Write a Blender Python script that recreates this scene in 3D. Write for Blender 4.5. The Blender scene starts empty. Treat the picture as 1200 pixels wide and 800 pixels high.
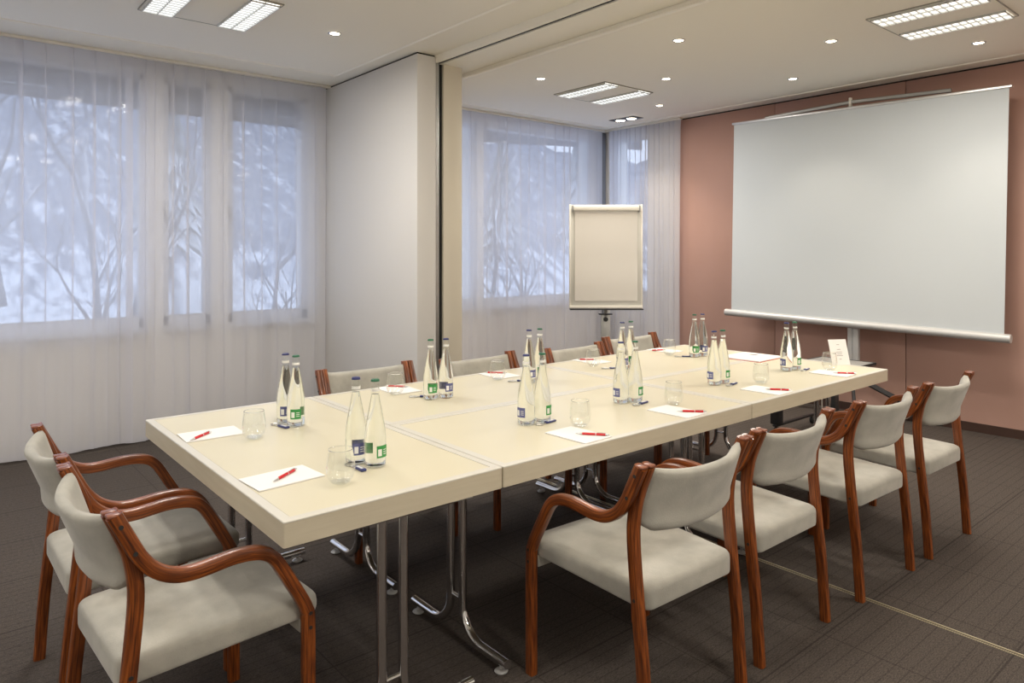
import bpy, bmesh, math, random
from mathutils import Vector, Matrix
S = bpy.context.scene
COL = S.collection
PI = math.pi
random.seed(7)

# ---------------------------------------------------------------- materials
def nmat(name):
    m = bpy.data.materials.new(name); m.use_nodes = True
    nt = m.node_tree; b = nt.nodes['Principled BSDF']
    return m, nt, b
def mat(name, col, rough=.5, metal=0, spec=.5, coat=0, noise=None, bump=None, sheen=0, emis=None):
    m, nt, b = nmat(name)
    b.inputs['Base Color'].default_value = (*col, 1)
    b.inputs['Roughness'].default_value = rough
    b.inputs['Metallic'].default_value = metal
    b.inputs['Specular IOR Level'].default_value = spec
    b.inputs['Coat Weight'].default_value = coat
    b.inputs['Sheen Weight'].default_value = sheen
    if emis:
        b.inputs['Emission Color'].default_value = (*emis[0], 1); b.inputs['Emission Strength'].default_value = emis[1]
    N, L = nt.nodes, nt.links
    tc = N.new('ShaderNodeTexCoord')
    if noise:                                   # (scale, amount, second colour, stretch)
        sc, lo, hi, c2, st = noise
        mp = N.new('ShaderNodeMapping'); mp.inputs['Scale'].default_value = st
        nz = N.new('ShaderNodeTexNoise'); nz.inputs['Scale'].default_value = sc; nz.inputs['Detail'].default_value = 5
        L.new(tc.outputs['Object'], mp.inputs[0]); L.new(mp.outputs[0], nz.inputs['Vector'])
        rp = N.new('ShaderNodeMapRange'); rp.inputs['From Min'].default_value = lo; rp.inputs['From Max'].default_value = hi
        L.new(nz.outputs['Fac'], rp.inputs['Value'])
        mx = N.new('ShaderNodeMix'); mx.data_type = 'RGBA'
        mx.inputs[6].default_value = (*col, 1); mx.inputs[7].default_value = (*c2, 1)
        L.new(rp.outputs[0], mx.inputs[0]); L.new(mx.outputs[2], b.inputs['Base Color'])
    if bump:                                    # (scale, strength, stretch)
        mp = N.new('ShaderNodeMapping'); mp.inputs['Scale'].default_value = bump[2]
        nz = N.new('ShaderNodeTexNoise'); nz.inputs['Scale'].default_value = bump[0]; nz.inputs['Detail'].default_value = 3
        L.new(tc.outputs['Object'], mp.inputs[0]); L.new(mp.outputs[0], nz.inputs['Vector'])
        bp = N.new('ShaderNodeBump'); bp.inputs['Strength'].default_value = bump[1]; bp.inputs['Distance'].default_value = .01
        L.new(nz.outputs['Fac'], bp.inputs['Height']); L.new(bp.outputs[0], b.inputs['Normal'])
    return m

M = {}
M['ceiling'] = mat('ceiling_paint', (.90, .865, .78), .85, spec=.2)
M['whiteceil'] = mat('ceiling_moulding', (.93, .90, .83), .6, spec=.3)
M['wall'] = mat('wall_paint', (.82, .80, .76), .8, spec=.2, bump=(60, .05, (1, 1, 1)))
M['partition'] = mat('partition_laminate', (.70, .685, .665), .6, spec=.25)
M['cream_panel'] = mat('cream_laminate', (.66, .61, .51), .6, spec=.25)
M['alu'] = mat('brushed_aluminium', (.62, .62, .62), .35, 1)
M['alu_dark'] = mat('grey_aluminium', (.38, .38, .37), .4, .8)
M['black'] = mat('black_slot', (.006, .006, .006), .7)
M['blackmetal'] = mat('black_metal', (.018, .018, .02), .42)
M['pink'] = mat('terracotta_fabric_panel', (.50, .31, .255), .85, spec=.15, bump=(350, .12, (1, 1, 1)), noise=(3, .3, .8, (.52, .325, .27), (1, 1, 1)))
M['baseboard'] = mat('dark_baseboard', (.05, .025, .018), .5)
M['tabletop'] = mat('table_laminate', (.645, .60, .455), .32, spec=.4, noise=(2.2, .3, .8, (.625, .575, .43), (1, 1, 1)))
M['tablerim'] = mat('table_rim_laminate', (.62, .60, .545), .34, spec=.4, noise=(9, .35, .7, (.60, .575, .51), (.6, .6, 8)))
M['tableedge'] = mat('table_edge_laminate', (.60, .54, .42), .4, spec=.4, noise=(9, .35, .7, (.56, .50, .38), (.6, .6, 8)))
M['tablebase'] = mat('table_underside', (.22, .17, .12), .7)
M['chrome'] = mat('chrome', (.72, .72, .73), .09, 1)
M['glide'] = mat('clear_grey_glide', (.45, .45, .45), .25, spec=.6)
M['winframe'] = mat('window_frame_paint', (.62, .63, .66), .5)
M['shutter'] = mat('grey_shutter', (.055, .055, .065), .7)
M['screen_cloth'] = mat('screen_cloth', (.575, .615, .645), .9, spec=.1)
M['board'] = mat('flipchart_board', (.62, .61, .56), .5)
M['paper'] = mat('white_paper', (.82, .80, .79), .7, spec=.2)
M['flippaper'] = mat('flipchart_paper', (.70, .67, .62), .8, spec=.1)
M['whiteplastic'] = mat('white_plastic', (.78, .75, .68), .4)
M['red'] = mat('red_pen_plastic', (.55, .012, .018), .25, spec=.6)
M['blue'] = mat('dark_blue_plastic', (.035, .045, .16), .35)
M['capblue'] = mat('blue_cap', (.02, .024, .12), .4)
M['capgreen'] = mat('green_cap', (.01, .11, .05), .4)
M['capgrey'] = mat('grey_cap', (.10, .11, .13), .4)
M['labelgreen'] = mat('green_label', (.03, .27, .06), .5)
M['labelblue'] = mat('blue_label', (.10, .11, .27), .5)
M['labelwhite'] = mat('white_label', (.80, .80, .78), .5)
M['grey_top'] = mat('grey_trolley_top', (.30, .29, .28), .4)
M['ink'] = mat('grey_ink', (.30, .28, .28), .8)
M['rubber'] = mat('black_rubber', (.02, .02, .02), .6)
M['glow'] = mat('lamp_glow', (1, .9, .75), .5, emis=((1, .85, .62), 26))
M['tube'] = mat('fluorescent_diffuser', (1, 1, 1), .5, emis=((1, .97, .88), 1.7))
M['tube_cool'] = mat('fluorescent_diffuser_cool', (1, 1, 1), .5, emis=((.93, .97, 1), 1.7))
M['louver'] = mat('louver_reflector', (.66, .66, .64), .5, 0)
M['fixture'] = mat('fixture_white', (.88, .85, .77), .85)
M['fixturetrim'] = mat('fixture_trim', (.30, .29, .26), .6)
M['cornerpost'] = mat('grey_corner_post', (.16, .165, .18), .6)
M['silver'] = mat('silver_paint', (.60, .60, .60), .38, .35)
M['brass'] = mat('pale_brass_strip', (.62, .55, .38), .35, .7)
M['suede'] = mat('grey_suede', (.43, .415, .37), .9, spec=.15, sheen=.3, noise=(9, .38, .66, (.33, .32, .285), (1, 1, 1)), bump=(220, .1, (1, 1, 1)))
M['bark'] = mat('bark', (.16, .16, .17), .9)
M['housewall'] = mat('house_wall', (.30, .29, .28), .8)
M['housedark'] = mat('house_window', (.03, .035, .045), .3)

def wood():
    m, nt, b = nmat('red_brown_laminated_wood'); N, L = nt.nodes, nt.links
    tc = N.new('ShaderNodeTexCoord')
    at = N.new('ShaderNodeAttribute'); at.attribute_name = 'grain'
    mp = N.new('ShaderNodeMapping'); mp.inputs['Scale'].default_value = (3.2, 45, 75)
    nz = N.new('ShaderNodeTexNoise'); nz.inputs['Scale'].default_value = 3.2; nz.inputs['Detail'].default_value = 6
    L.new(at.outputs['Vector'], mp.inputs[0]); L.new(mp.outputs[0], nz.inputs['Vector'])
    cr = N.new('ShaderNodeValToRGB'); e = cr.color_ramp.elements
    e[0].position = .32; e[0].color = (.050, .012, .004, 1); e[1].position = .72; e[1].color = (.36, .100, .018, 1)
    k = cr.color_ramp.elements.new(.52); k.color = (.185, .045, .008, 1)
    L.new(nz.outputs['Fac'], cr.inputs[0]); L.new(cr.outputs[0], b.inputs['Base Color'])
    b.inputs['Roughness'].default_value = .30; b.inputs['Coat Weight'].default_value = .15; b.inputs['Coat Roughness'].default_value = .15
    return m
M['wood'] = wood()
M['woodend'] = mat('wood_end_grain', (.27, .095, .05), .35, coat=.2, noise=(60, .3, .7, (.16, .05, .03), (1, 1, 1)))

def carpet():
    m, nt, b = nmat('ribbed_carpet'); N, L = nt.nodes, nt.links
    tc = N.new('ShaderNodeTexCoord'); sx = N.new('ShaderNodeSeparateXYZ'); L.new(tc.outputs['Object'], sx.inputs[0])
    def math_(op, a, bb=None):
        n = N.new('ShaderNodeMath'); n.operation = op
        for i, v in enumerate((a, bb)):
            if v is None: continue
            if isinstance(v, (int, float)): n.inputs[i].default_value = v
            else: L.new(v, n.inputs[i])
        return n.outputs[0]
    # fine ribs along X (vary in Y), with darker grooves at broader, uneven spacing
    mp = N.new('ShaderNodeMapping'); mp.inputs['Scale'].default_value = (70, 230, 1)
    nz = N.new('ShaderNodeTexNoise'); nz.inputs['Scale'].default_value = 1; nz.inputs['Detail'].default_value = 3
    L.new(tc.outputs['Object'], mp.inputs[0]); L.new(mp.outputs[0], nz.inputs['Vector'])
    mp2 = N.new('ShaderNodeMapping'); mp2.inputs['Scale'].default_value = (260, 260, 1)
    n2 = N.new('ShaderNodeTexNoise'); n2.inputs['Scale'].default_value = 1
    L.new(tc.outputs['Object'], mp2.inputs[0]); L.new(mp2.outputs[0], n2.inputs['Vector'])
    mp3 = N.new('ShaderNodeMapping'); mp3.inputs['Scale'].default_value = (1.1, 21.3, 1)
    n3 = N.new('ShaderNodeTexNoise'); n3.inputs['Scale'].default_value = 1; n3.inputs['Detail'].default_value = 0
    L.new(tc.outputs['Object'], mp3.inputs[0]); L.new(mp3.outputs[0], n3.inputs['Vector'])
    fr = math_('FRACT', math_('MULTIPLY', sx.outputs[1], 1/.047)); gr = math_('LESS_THAN', fr, .09)
    tx = math_('LESS_THAN', math_('FRACT', math_('MULTIPLY', math_('ADD', sx.outputs[0], .12), 2.0)), .010)
    ty = math_('LESS_THAN', math_('FRACT', math_('MULTIPLY', sx.outputs[1], 2.0)), .014)
    g = math_('MAXIMUM', math_('MULTIPLY', math_('MULTIPLY', gr, n3.outputs['Fac']), .62), math_('MULTIPLY', math_('MAXIMUM', tx, ty), .5))
    cr = N.new('ShaderNodeValToRGB'); e = cr.color_ramp.elements
    e[0].position = .3; e[0].color = (.034, .028, .0255, 1); e[1].position = .72; e[1].color = (.128, .107, .093, 1)
    s = math_('ADD', math_('MULTIPLY', nz.outputs['Fac'], .5), math_('MULTIPLY', n2.outputs['Fac'], .5))
    L.new(s, cr.inputs[0])
    mx = N.new('ShaderNodeMix'); mx.data_type = 'RGBA'; mx.inputs[7].default_value = (.016, .013, .012, 1)
    L.new(g, mx.inputs[0]); L.new(cr.outputs[0], mx.inputs[6]); L.new(mx.outputs[2], b.inputs['Base Color'])
    b.inputs['Roughness'].default_value = .95; b.inputs['Specular IOR Level'].default_value = .15
    bp = N.new('ShaderNodeBump'); bp.inputs['Strength'].default_value = .5; bp.inputs['Distance'].default_value = .004
    L.new(math_('SUBTRACT', s, g), bp.inputs['Height']); L.new(bp.outputs[0], b.inputs['Normal'])
    return m
M['carpet'] = carpet()

def sheer():
    m = bpy.data.materials.new('sheer_voile'); m.use_nodes = True; nt = m.node_tree; N, L = nt.nodes, nt.links
    N.clear(); out = N.new('ShaderNodeOutputMaterial')
    tr = N.new('ShaderNodeBsdfTransparent'); df = N.new('ShaderNodeBsdfDiffuse'); tl = N.new('ShaderNodeBsdfTranslucent')
    df.inputs[0].default_value = (.80, .80, .84, 1); tl.inputs[0].default_value = (.80, .80, .86, 1)
    a = N.new('ShaderNodeMixShader'); a.inputs[0].default_value = .5
    L.new(df.outputs[0], a.inputs[1]); L.new(tl.outputs[0], a.inputs[2])
    c = N.new('ShaderNodeMixShader'); c.inputs[0].default_value = .64
    L.new(tr.outputs[0], c.inputs[1]); L.new(a.outputs[0], c.inputs[2]); L.new(c.outputs[0], out.inputs[0])
    return m
M['sheer'] = sheer()
def thin_glass(name, tint, ior, gloss_tint=(1, 1, 1)):
    m = bpy.data.materials.new(name); m.use_nodes = True; nt = m.node_tree; N, L = nt.nodes, nt.links
    N.clear(); out = N.new('ShaderNodeOutputMaterial')
    tr = N.new('ShaderNodeBsdfTransparent'); gl = N.new('ShaderNodeBsdfGlossy'); fr = N.new('ShaderNodeFresnel')
    tr.inputs[0].default_value = (*tint, 1); gl.inputs[0].default_value = (*gloss_tint, 1); gl.inputs['Roughness'].default_value = .03
    ge = N.new('ShaderNodeNewGeometry'); mr = N.new('ShaderNodeMapRange'); mr.inputs['To Min'].default_value = ior; mr.inputs['To Max'].default_value = 1/ior
    L.new(ge.outputs['Backfacing'], mr.inputs['Value']); L.new(mr.outputs[0], fr.inputs[0])   # a thin wall reflects alike from both sides
    c = N.new('ShaderNodeMixShader'); L.new(fr.outputs[0], c.inputs[0]); L.new(tr.outputs[0], c.inputs[1]); L.new(gl.outputs[0], c.inputs[2])
    L.new(c.outputs[0], out.inputs[0]); return m
M['pane'] = thin_glass('window_glass', (.93, .96, .97), 1.45, (.45, .45, .45))
M['glass'] = thin_glass('clear_glass', (.985, .99, .985), 1.58)
M['bottleglass'] = thin_glass('bottle_glass', (.975, .985, .972), 1.5)
def water():
    m, nt, b = nmat('water')
    b.inputs['Base Color'].default_value = (.99, .995, .985, 1); b.inputs['Transmission Weight'].default_value = 1
    b.inputs['Roughness'].default_value = 0; b.inputs['IOR'].default_value = 1.33
    return m
M['water'] = water()
def thickglass():
    m, nt, b = nmat('thick_glass')
    b.inputs['Base Color'].default_value = (.98, .99, .98, 1); b.inputs['Transmission Weight'].default_value = 1
    b.inputs['Roughness'].default_value = 0; b.inputs['IOR'].default_value = 1.5
    return m
M['thickglass'] = thickglass()
def snowtop(name, dark, lo=.15, hi=.5):
    m, nt, b = nmat(name); N, L = nt.nodes, nt.links
    g = N.new('ShaderNodeNewGeometry'); s = N.new('ShaderNodeSeparateXYZ'); L.new(g.outputs['Normal'], s.inputs[0])
    r = N.new('ShaderNodeMapRange'); r.inputs['From Min'].default_value = lo; r.inputs['From Max'].default_value = hi
    L.new(s.outputs[2], r.inputs[0]); mx = N.new('ShaderNodeMix'); mx.data_type = 'RGBA'
    mx.inputs[6].default_value = (*dark, 1); mx.inputs[7].default_value = (.8, .84, .9, 1)
    L.new(r.outputs[0], mx.inputs[0]); L.new(mx.outputs[2], b.inputs['Base Color']); b.inputs['Roughness'].default_value = .9
    return m
M['snowbark'] = snowtop('snowy_bark', (.10, .105, .12), .2, .7)
M['snowfir'] = snowtop('snowy_fir', (.20, .23, .24), .3, .8)
M['hill'] = mat('snowy_hillside', (.80, .84, .90), .95, noise=(1.1, .38, .60, (.20, .23, .28), (1, 1, 1)))
def hillmat():
    m, nt, b = nmat('snowy_woodland_hillside'); N, L = nt.nodes, nt.links
    tc = N.new('ShaderNodeTexCoord'); sp = N.new('ShaderNodeSeparateXYZ'); L.new(tc.outputs['Object'], sp.inputs[0])
    hr = N.new('ShaderNodeMapRange'); hr.inputs['From Min'].default_value = -2.6; hr.inputs['From Max'].default_value = 2.5; L.new(sp.outputs[2], hr.inputs[0])
    mp = N.new('ShaderNodeMapping'); mp.inputs['Scale'].default_value = (1.6, .5, .5)
    nz = N.new('ShaderNodeTexNoise'); nz.inputs['Scale'].default_value = .9; nz.inputs['Detail'].default_value = 8; nz.inputs['Roughness'].default_value = .65
    L.new(tc.outputs['Object'], mp.inputs[0]); L.new(mp.outputs[0], nz.inputs['Vector'])
    a = N.new('ShaderNodeMath'); a.operation = 'MULTIPLY_ADD'; a.inputs[1].default_value = .75; a.inputs[2].default_value = -.38; L.new(hr.outputs[0], a.inputs[0])
    c = N.new('ShaderNodeMath'); c.operation = 'ADD'; L.new(a.outputs[0], c.inputs[0]); k2 = N.new('ShaderNodeMath'); k2.operation = 'MULTIPLY_ADD'; k2.inputs[1].default_value = 2.2; k2.inputs[2].default_value = -.62; L.new(nz.outputs['Fac'], k2.inputs[0]); L.new(k2.outputs[0], c.inputs[1])
    cr = N.new('ShaderNodeValToRGB'); e = cr.color_ramp.elements
    e[0].position = .35; e[0].color = (.82, .86, .92, 1); e[1].position = .80; e[1].color = (.15, .18, .24, 1)
    L.new(c.outputs[0], cr.inputs[0]); L.new(cr.outputs[0], b.inputs['Base Color']); b.inputs['Roughness'].default_value = .95
    return m
M['hill'] = hillmat()
M['snow'] = mat('snow', (.82, .86, .92), .9)

# ---------------------------------------------------------------- mesh builder
class MB:
    def __init__(s): s.v = []; s.f = []; s.uv = {}
    def add(s, vs, fs):
        o = len(s.v); s.v += [tuple(v) for v in vs]; s.f += [tuple(i+o for i in f) for f in fs]; return s
    def box(s, x0, y0, z0, x1, y1, z1):
        vs = [(x, y, z) for z in (z0, z1) for y in (y0, y1) for x in (x0, x1)]
        return s.add(vs, [(0, 2, 3, 1), (4, 5, 7, 6), (0, 1, 5, 4), (2, 6, 7, 3), (0, 4, 6, 2), (1, 3, 7, 5)])
    def rbox(s, x0, y0, z0, x1, y1, z1, r=.003, seg=2):
        bm = bmesh.new(); bmesh.ops.create_cube(bm, size=1)
        for v in bm.verts: v.co = Vector(((x0+x1)/2+v.co.x*(x1-x0), (y0+y1)/2+v.co.y*(y1-y0), (z0+z1)/2+v.co.z*(z1-z0)))
        bmesh.ops.bevel(bm, geom=bm.edges[:], offset=r, segments=seg, affect='EDGES', profile=.5)
        bm.verts.index_update()
        s.add([v.co[:] for v in bm.verts], [tuple(v.index for v in f.verts) for f in bm.faces]); bm.free(); return s
    def lathe(s, prof, cx=0, cy=0, n=28, close=False, axis=None):
        vs = []; fs = []
        for r, z in prof:
            for k in range(n):
                a = 2*PI*k/n; vs.append((cx+r*math.cos(a), cy+r*math.sin(a), z))
        for i in range(len(prof)-1):
            for k in range(n):
                k2 = (k+1) % n; fs.append((i*n+k, i*n+k2, (i+1)*n+k2, (i+1)*n+k))
        if close: fs.append(tuple(range(n-1, -1, -1))); fs.append(tuple((len(prof)-1)*n+k for k in range(n)))
        if axis is not None: vs = [axis @ Vector(v) for v in vs]
        return s.add(vs, fs)
    def sweep(s, pts, prof, up=None, cap=True, scales=None):
        """sweep a closed 2-D profile (a along side axis, b along normal) over points; `up` fixes the side axis"""
        P = [Vector(p) for p in pts]; n = len(prof); vs = []; fs = []
        prev = None; run = 0; o0 = len(s.v)
        for i, p in enumerate(P):
            if i: run += (p-P[i-1]).length
            t = (P[min(i+1, len(P)-1)]-P[max(i-1, 0)]).normalized()
            if up is not None: side = Vector(up)
            else:
                if prev is None: side = t.orthogonal().normalized()
                else: side = (prev-t*prev.dot(t)).normalized()
                prev = side
            nor = t.cross(side).normalized(); k = 1 if scales is None else scales[i]
            for a, b in prof: s.uv[o0+len(vs)] = (run+P[0].z, a, b); vs.append(p+side*a*k+nor*b*k)
        for i in range(len(P)-1):
            for k in range(n):
                k2 = (k+1) % n; fs.append((i*n+k, i*n+k2, (i+1)*n+k2, (i+1)*n+k))
        if cap: fs.append(tuple(range(n-1, -1, -1))); fs.append(tuple((len(P)-1)*n+k for k in range(n)))
        return s.add(vs, fs)
    def tube(s, pts, r, n=12, cap=True, scales=None):
        return s.sweep(pts, [(r*math.cos(2*PI*k/n), r*math.sin(2*PI*k/n)) for k in range(n)], None, cap, scales)
    def build(s, name, m, parent=None, smooth=35, sub=0, loc=None):
        me = bpy.data.meshes.new(name); me.from_pydata(s.v, [], s.f); me.update()
        bm = bmesh.new(); bm.from_mesh(me); bmesh.ops.recalc_face_normals(bm, faces=bm.faces); bm.to_mesh(me); bm.free()
        if s.uv:
            at = me.attributes.new('grain', 'FLOAT_VECTOR', 'POINT')
            for i, c in s.uv.items(): at.data[i].vector = c
        if smooth:
            me.polygons.foreach_set('use_smooth', [True]*len(me.polygons)); me.set_sharp_from_angle(angle=math.radians(smooth))
        me.materials.append(m); o = bpy.data.objects.new(name, me); COL.objects.link(o)
        if parent: o.parent = parent
        if loc: o.location = loc
        if sub:
            md = o.modifiers.new('sub', 'SUBSURF'); md.levels = sub; md.render_levels = sub
        return o
def rrect(w, h, r, k=3):
    pr = []
    for cx, cy, a0 in ((w/2-r, h/2-r, 0), (-w/2+r, h/2-r, 90), (-w/2+r, -h/2+r, 180), (w/2-r, -h/2+r, 270)):
        for i in range(k+1):
            a = math.radians(a0+90*i/k); pr.append((cx+r*math.cos(a), cy+r*math.sin(a)))
    return pr
def smooth_path(pts, n=6):
    P = [Vector(p) for p in pts]; out = []
    for i in range(len(P)-1):
        p0 = P[max(i-1, 0)]; p1 = P[i]; p2 = P[i+1]; p3 = P[min(i+2, len(P)-1)]
        for k in range(n):
            t = k/n; out.append(.5*((2*p1)+(p2-p0)*t+(2*p0-5*p1+4*p2-p3)*t*t+(3*p1-p0-3*p2+p3)*t**3))
    out.append(P[-1]); return out
def tag(o, label=None, cat=None, group=None, kind=None):
    if label: o['label'] = label
    if cat: o['category'] = cat
    if group: o['group'] = group
    if kind: o['kind'] = kind
    return o
def empty(name, loc=(0, 0, 0), rz=0):
    o = bpy.data.objects.new(name, None); COL.objects.link(o); o.location = loc; o.rotation_euler = (0, 0, rz); o.empty_display_size = .05; return o
def copy_tree(o, parent=None):
    c = o.copy(); COL.objects.link(c)
    if parent: c.parent = parent
    for ch in [x for x in bpy.data.objects if x.parent == o]: copy_tree(ch, c)
    return c
def struct(name, mb, m, parent=None, smooth=35):
    o = mb.build(name, m, parent, smooth)
    if not parent: tag(o, kind='structure')
    return o

# ---------------------------------------------------------------- room numbers (metres)
YW = 4.20      # inner face of the window wall
XE = 5.727     # face of the terracotta end wall
ZC = 2.905     # perimeter ceiling
ZP = 2.865     # lowered ceiling panels
XN, YR = -2.8, -3.4

struct('floor', MB().box(XN-.1, YR-.1, -.12, 6.2, YW+.3, 0), M['carpet'], smooth=0)
tag(MB().box(2.270, YR, 0, 2.274, 2.64, .002).box(2.284, YR, 0, 2.290, 2.64, .003).build('trim_1', M['brass'], smooth=0), kind='structure')
struct('ceiling', MB().box(XN-.1, YR-.1, ZC, 6.2, YW+.3, ZC+.2), M['ceiling'], smooth=0)
struct('ceiling_panel', MB().rbox(XN, YR, ZP, 1.87, 3.56, ZC, .004), M['ceiling'])
struct('ceiling_panel', MB().rbox(2.715, YR, ZP, 5.36, 3.78, ZC, .004), M['ceiling'])
mo = MB()
def mould(p, q): mo.tube([p, q], .011, 10)
mould((XN, 3.56, ZP+.003), (1.87, 3.56, ZP+.003)); mould((1.87, 3.56, ZP+.003), (1.87, YR, ZP+.003))
struct('trim_13', mo, M['whiteceil']); mo = MB()
mould((2.715, YR, ZP+.003), (2.715, 3.78, ZP+.003)); mould((2.715, 3.78, ZP+.003), (5.36, 3.78, ZP+.003)); mould((5.36, 3.78, ZP+.003), (5.36, YR, ZP+.003))
struct('trim_14', mo, M['whiteceil'])
# header over the folding partition, with its dark track slot
h = MB().box(2.235, YR, 2.848, 2.252, YW, ZC).box(2.286, YR, 2.848, 2.425, YW, ZC).box(2.252, YR, 2.885, 2.286, YW, ZC)
h.box(2.431, YR, 2.868, 2.535, YW, ZC)
struct('trim_2', h, M['ceiling'], smooth=0)
struct('trim_3', MB().box(2.2525, YR, 2.856, 2.2855, YW, 2.884), M['black'], smooth=0)
# folding partition stack
struct('wall_partition', MB().rbox(2.07, 2.64, 0, 2.235, YW, 2.890, .004), M['partition'])
struct('trim_4', MB().box(2.085, 2.66, 2.890, 2.235, YW, ZC), M['black'], smooth=0)
pj = MB().box(2.2352, 2.652, 0, 2.262, YW, 2.85).box(2.240, 2.640, 0, 2.245, 2.66, 2.85).box(2.256, 2.640, 0, 2.261, 2.66, 2.85)
struct('trim_5', pj, M['alu'], smooth=0)
struct('trim_6', MB().box(2.262, 2.665, 0, 2.304, YW, 2.85), M['black'], smooth=0)
struct('wall_jamb', MB().rbox(2.304, 2.64, 0, 2.475, YW, 2.848, .003), M['cream_panel'])
# window wall
def holed_wall_y(y0, y1, xs, z0, z1, xa, xb, zt):
    b = MB().box(xa, y0, -.1, xb, y1, z0).box(xa, y0, z1, xb, y1, zt); x = xa
    for a, c in xs:
        b.box(x, y0, z0, a, y1, z1); x = c
    b.box(x, y0, z0, xb, y1, z1); return b
struct('wall_left', holed_wall_y(YW, YW+.28, [(-2.4, .62), (.74, 1.10), (1.23, 1.93), (2.98, 3.80), (3.88, 5.60)], .85, 2.81, XN-.1, 6.2, 3.1), M['wall'], smooth=0)
def window_y(n, x0, x1, panes, z0=.852, z1=2.808, handle=None):
    y = YW+.03; root = None
    fr = MB(); fr.box(x0, y, z0, x1, y+.07, z0+.075).box(x0, y, z1-.045, x1, y+.07, z1)
    xs = [x0]
    for a, b in panes: xs += [a, b]
    xs.append(x1)
    for i in range(0, len(xs), 2): fr.rbox(xs[i], y, z0, xs[i+1], y+.07, z1, .004)
    r = fr.build('window_%d' % n, M['winframe']); tag(r, kind='structure')
    for a, b in panes:
        MB().box(a-.01, y+.03, z0+.06, b+.01, y+.042, z1-.03).build('pane', M['pane'], r, smooth=0)
        MB().box(a, y+.018, z0+.075, b, y+.026, z0+.088).build('sill_bead', M['alu'], r, smooth=0)
    MB().box(x0, YW-.06, z0-.03, x1, YW+.03, z0).build('sill', M['winframe'], r, smooth=0)
    if handle:
        MB().rbox(handle-.012, y-.02, 1.72, handle+.012, y, 1.80).rbox(handle-.010, y-.04, 1.66, handle+.010, y-.02, 1.78).build('handle', M['alu_dark'], r)
    return r
window_y(1, -2.4, .62, [(-2.3, -1.0), (-.92, .573)])
window_y(2, .74, 1.10, [(.785, 1.048)], handle=.765)
window_y(3, 1.23, 1.93, [(1.279, 1.871)], handle=1.255)
window_y(4, 2.98, 3.80, [(3.05, 3.766)])
window_y(5, 3.88, 5.60, [(3.914, 5.545)])
# lowered roller shutters outside the first windows
for i, (a, b) in enumerate([(-2.38, .60), (.75, 1.09), (1.24, 1.92)]):
    s = MB()
    for k in range(6): s.rbox(a, YW+.125, 2.545+k*.045, b, YW+.14, 2.587+k*.045, .004)
    struct('trim_%d' % (7+i), s, M['shutter'])
# end wall: window beside the corner, then terracotta panels
ew = MB().box(XE+.02, YR-.1, -.1, XE+.30, 3.50, 3.1).box(XE+.02, 3.50, -.1, XE+.30, YW+.28, .90).box(XE+.02, 3.50, 2.80, XE+.30, YW+.28, 3.1).box(XE+.02, 4.10, .90, XE+.30, YW+.28, 2.80)
struct('wall_far', ew, M['wall'], smooth=0)
we = MB(); x = XE+.09
we.box(x, 3.50, .90, x+.06, 4.10, .975).box(x, 3.50, 2.76, x+.06, 4.10, 2.80).box(x, 3.50, .90, x+.06, 3.56, 2.80).box(x, 4.05, .90, x+.06, 4.10, 2.80)
we = we.build('window_6', M['winframe'], smooth=0); tag(we, kind='structure')
MB().box(x+.025, 3.55, .96, x+.035, 4.06, 2.77).build('pane', M['pane'], we, smooth=0)
edges = [-3.4, -1.735, -.525, .685, 1.895, 3.05]
for i in range(5):
    struct('wall_panel', MB().rbox(XE, edges[i]+.003, .07, XE+.02, edges[i+1]-.003, 2.892, .003), M['pink'])
struct('baseboard_far', MB().box(XE-.006, YR, 0, XE+.02, 3.05, .072), M['baseboard'], smooth=0)
struct('trim_10', MB().box(XE+.004, YR, 2.892, XE+.02, 3.05, ZC), M['black'], smooth=0)
struct('wall_right', MB().box(XN-.1, YR-.15, -.1, 6.2, YR, 3.1), M['wall'], smooth=0)
struct('wall_near', MB().box(XN-.15, YR-.1, -.1, XN, YW+.28, 3.1), M['wall'], smooth=0)
struct('trim_15', MB().rbox(5.615, 4.13, 0, 5.722, 4.195, ZC-.02, .004), M['cornerpost'])
# curtain rails
rl = MB().rbox(XN, 4.055, 2.884, 2.07, 4.105, ZC, .003); struct('trim_11', rl, M['whiteplastic'])
rl = MB().rbox(2.48, 4.055, 2.884, 5.66, 4.105, ZC, .003).rbox(5.63, 2.96, 2.884, 5.68, 4.06, ZC, .003); struct('trim_12', rl, M['whiteplastic'])

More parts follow.
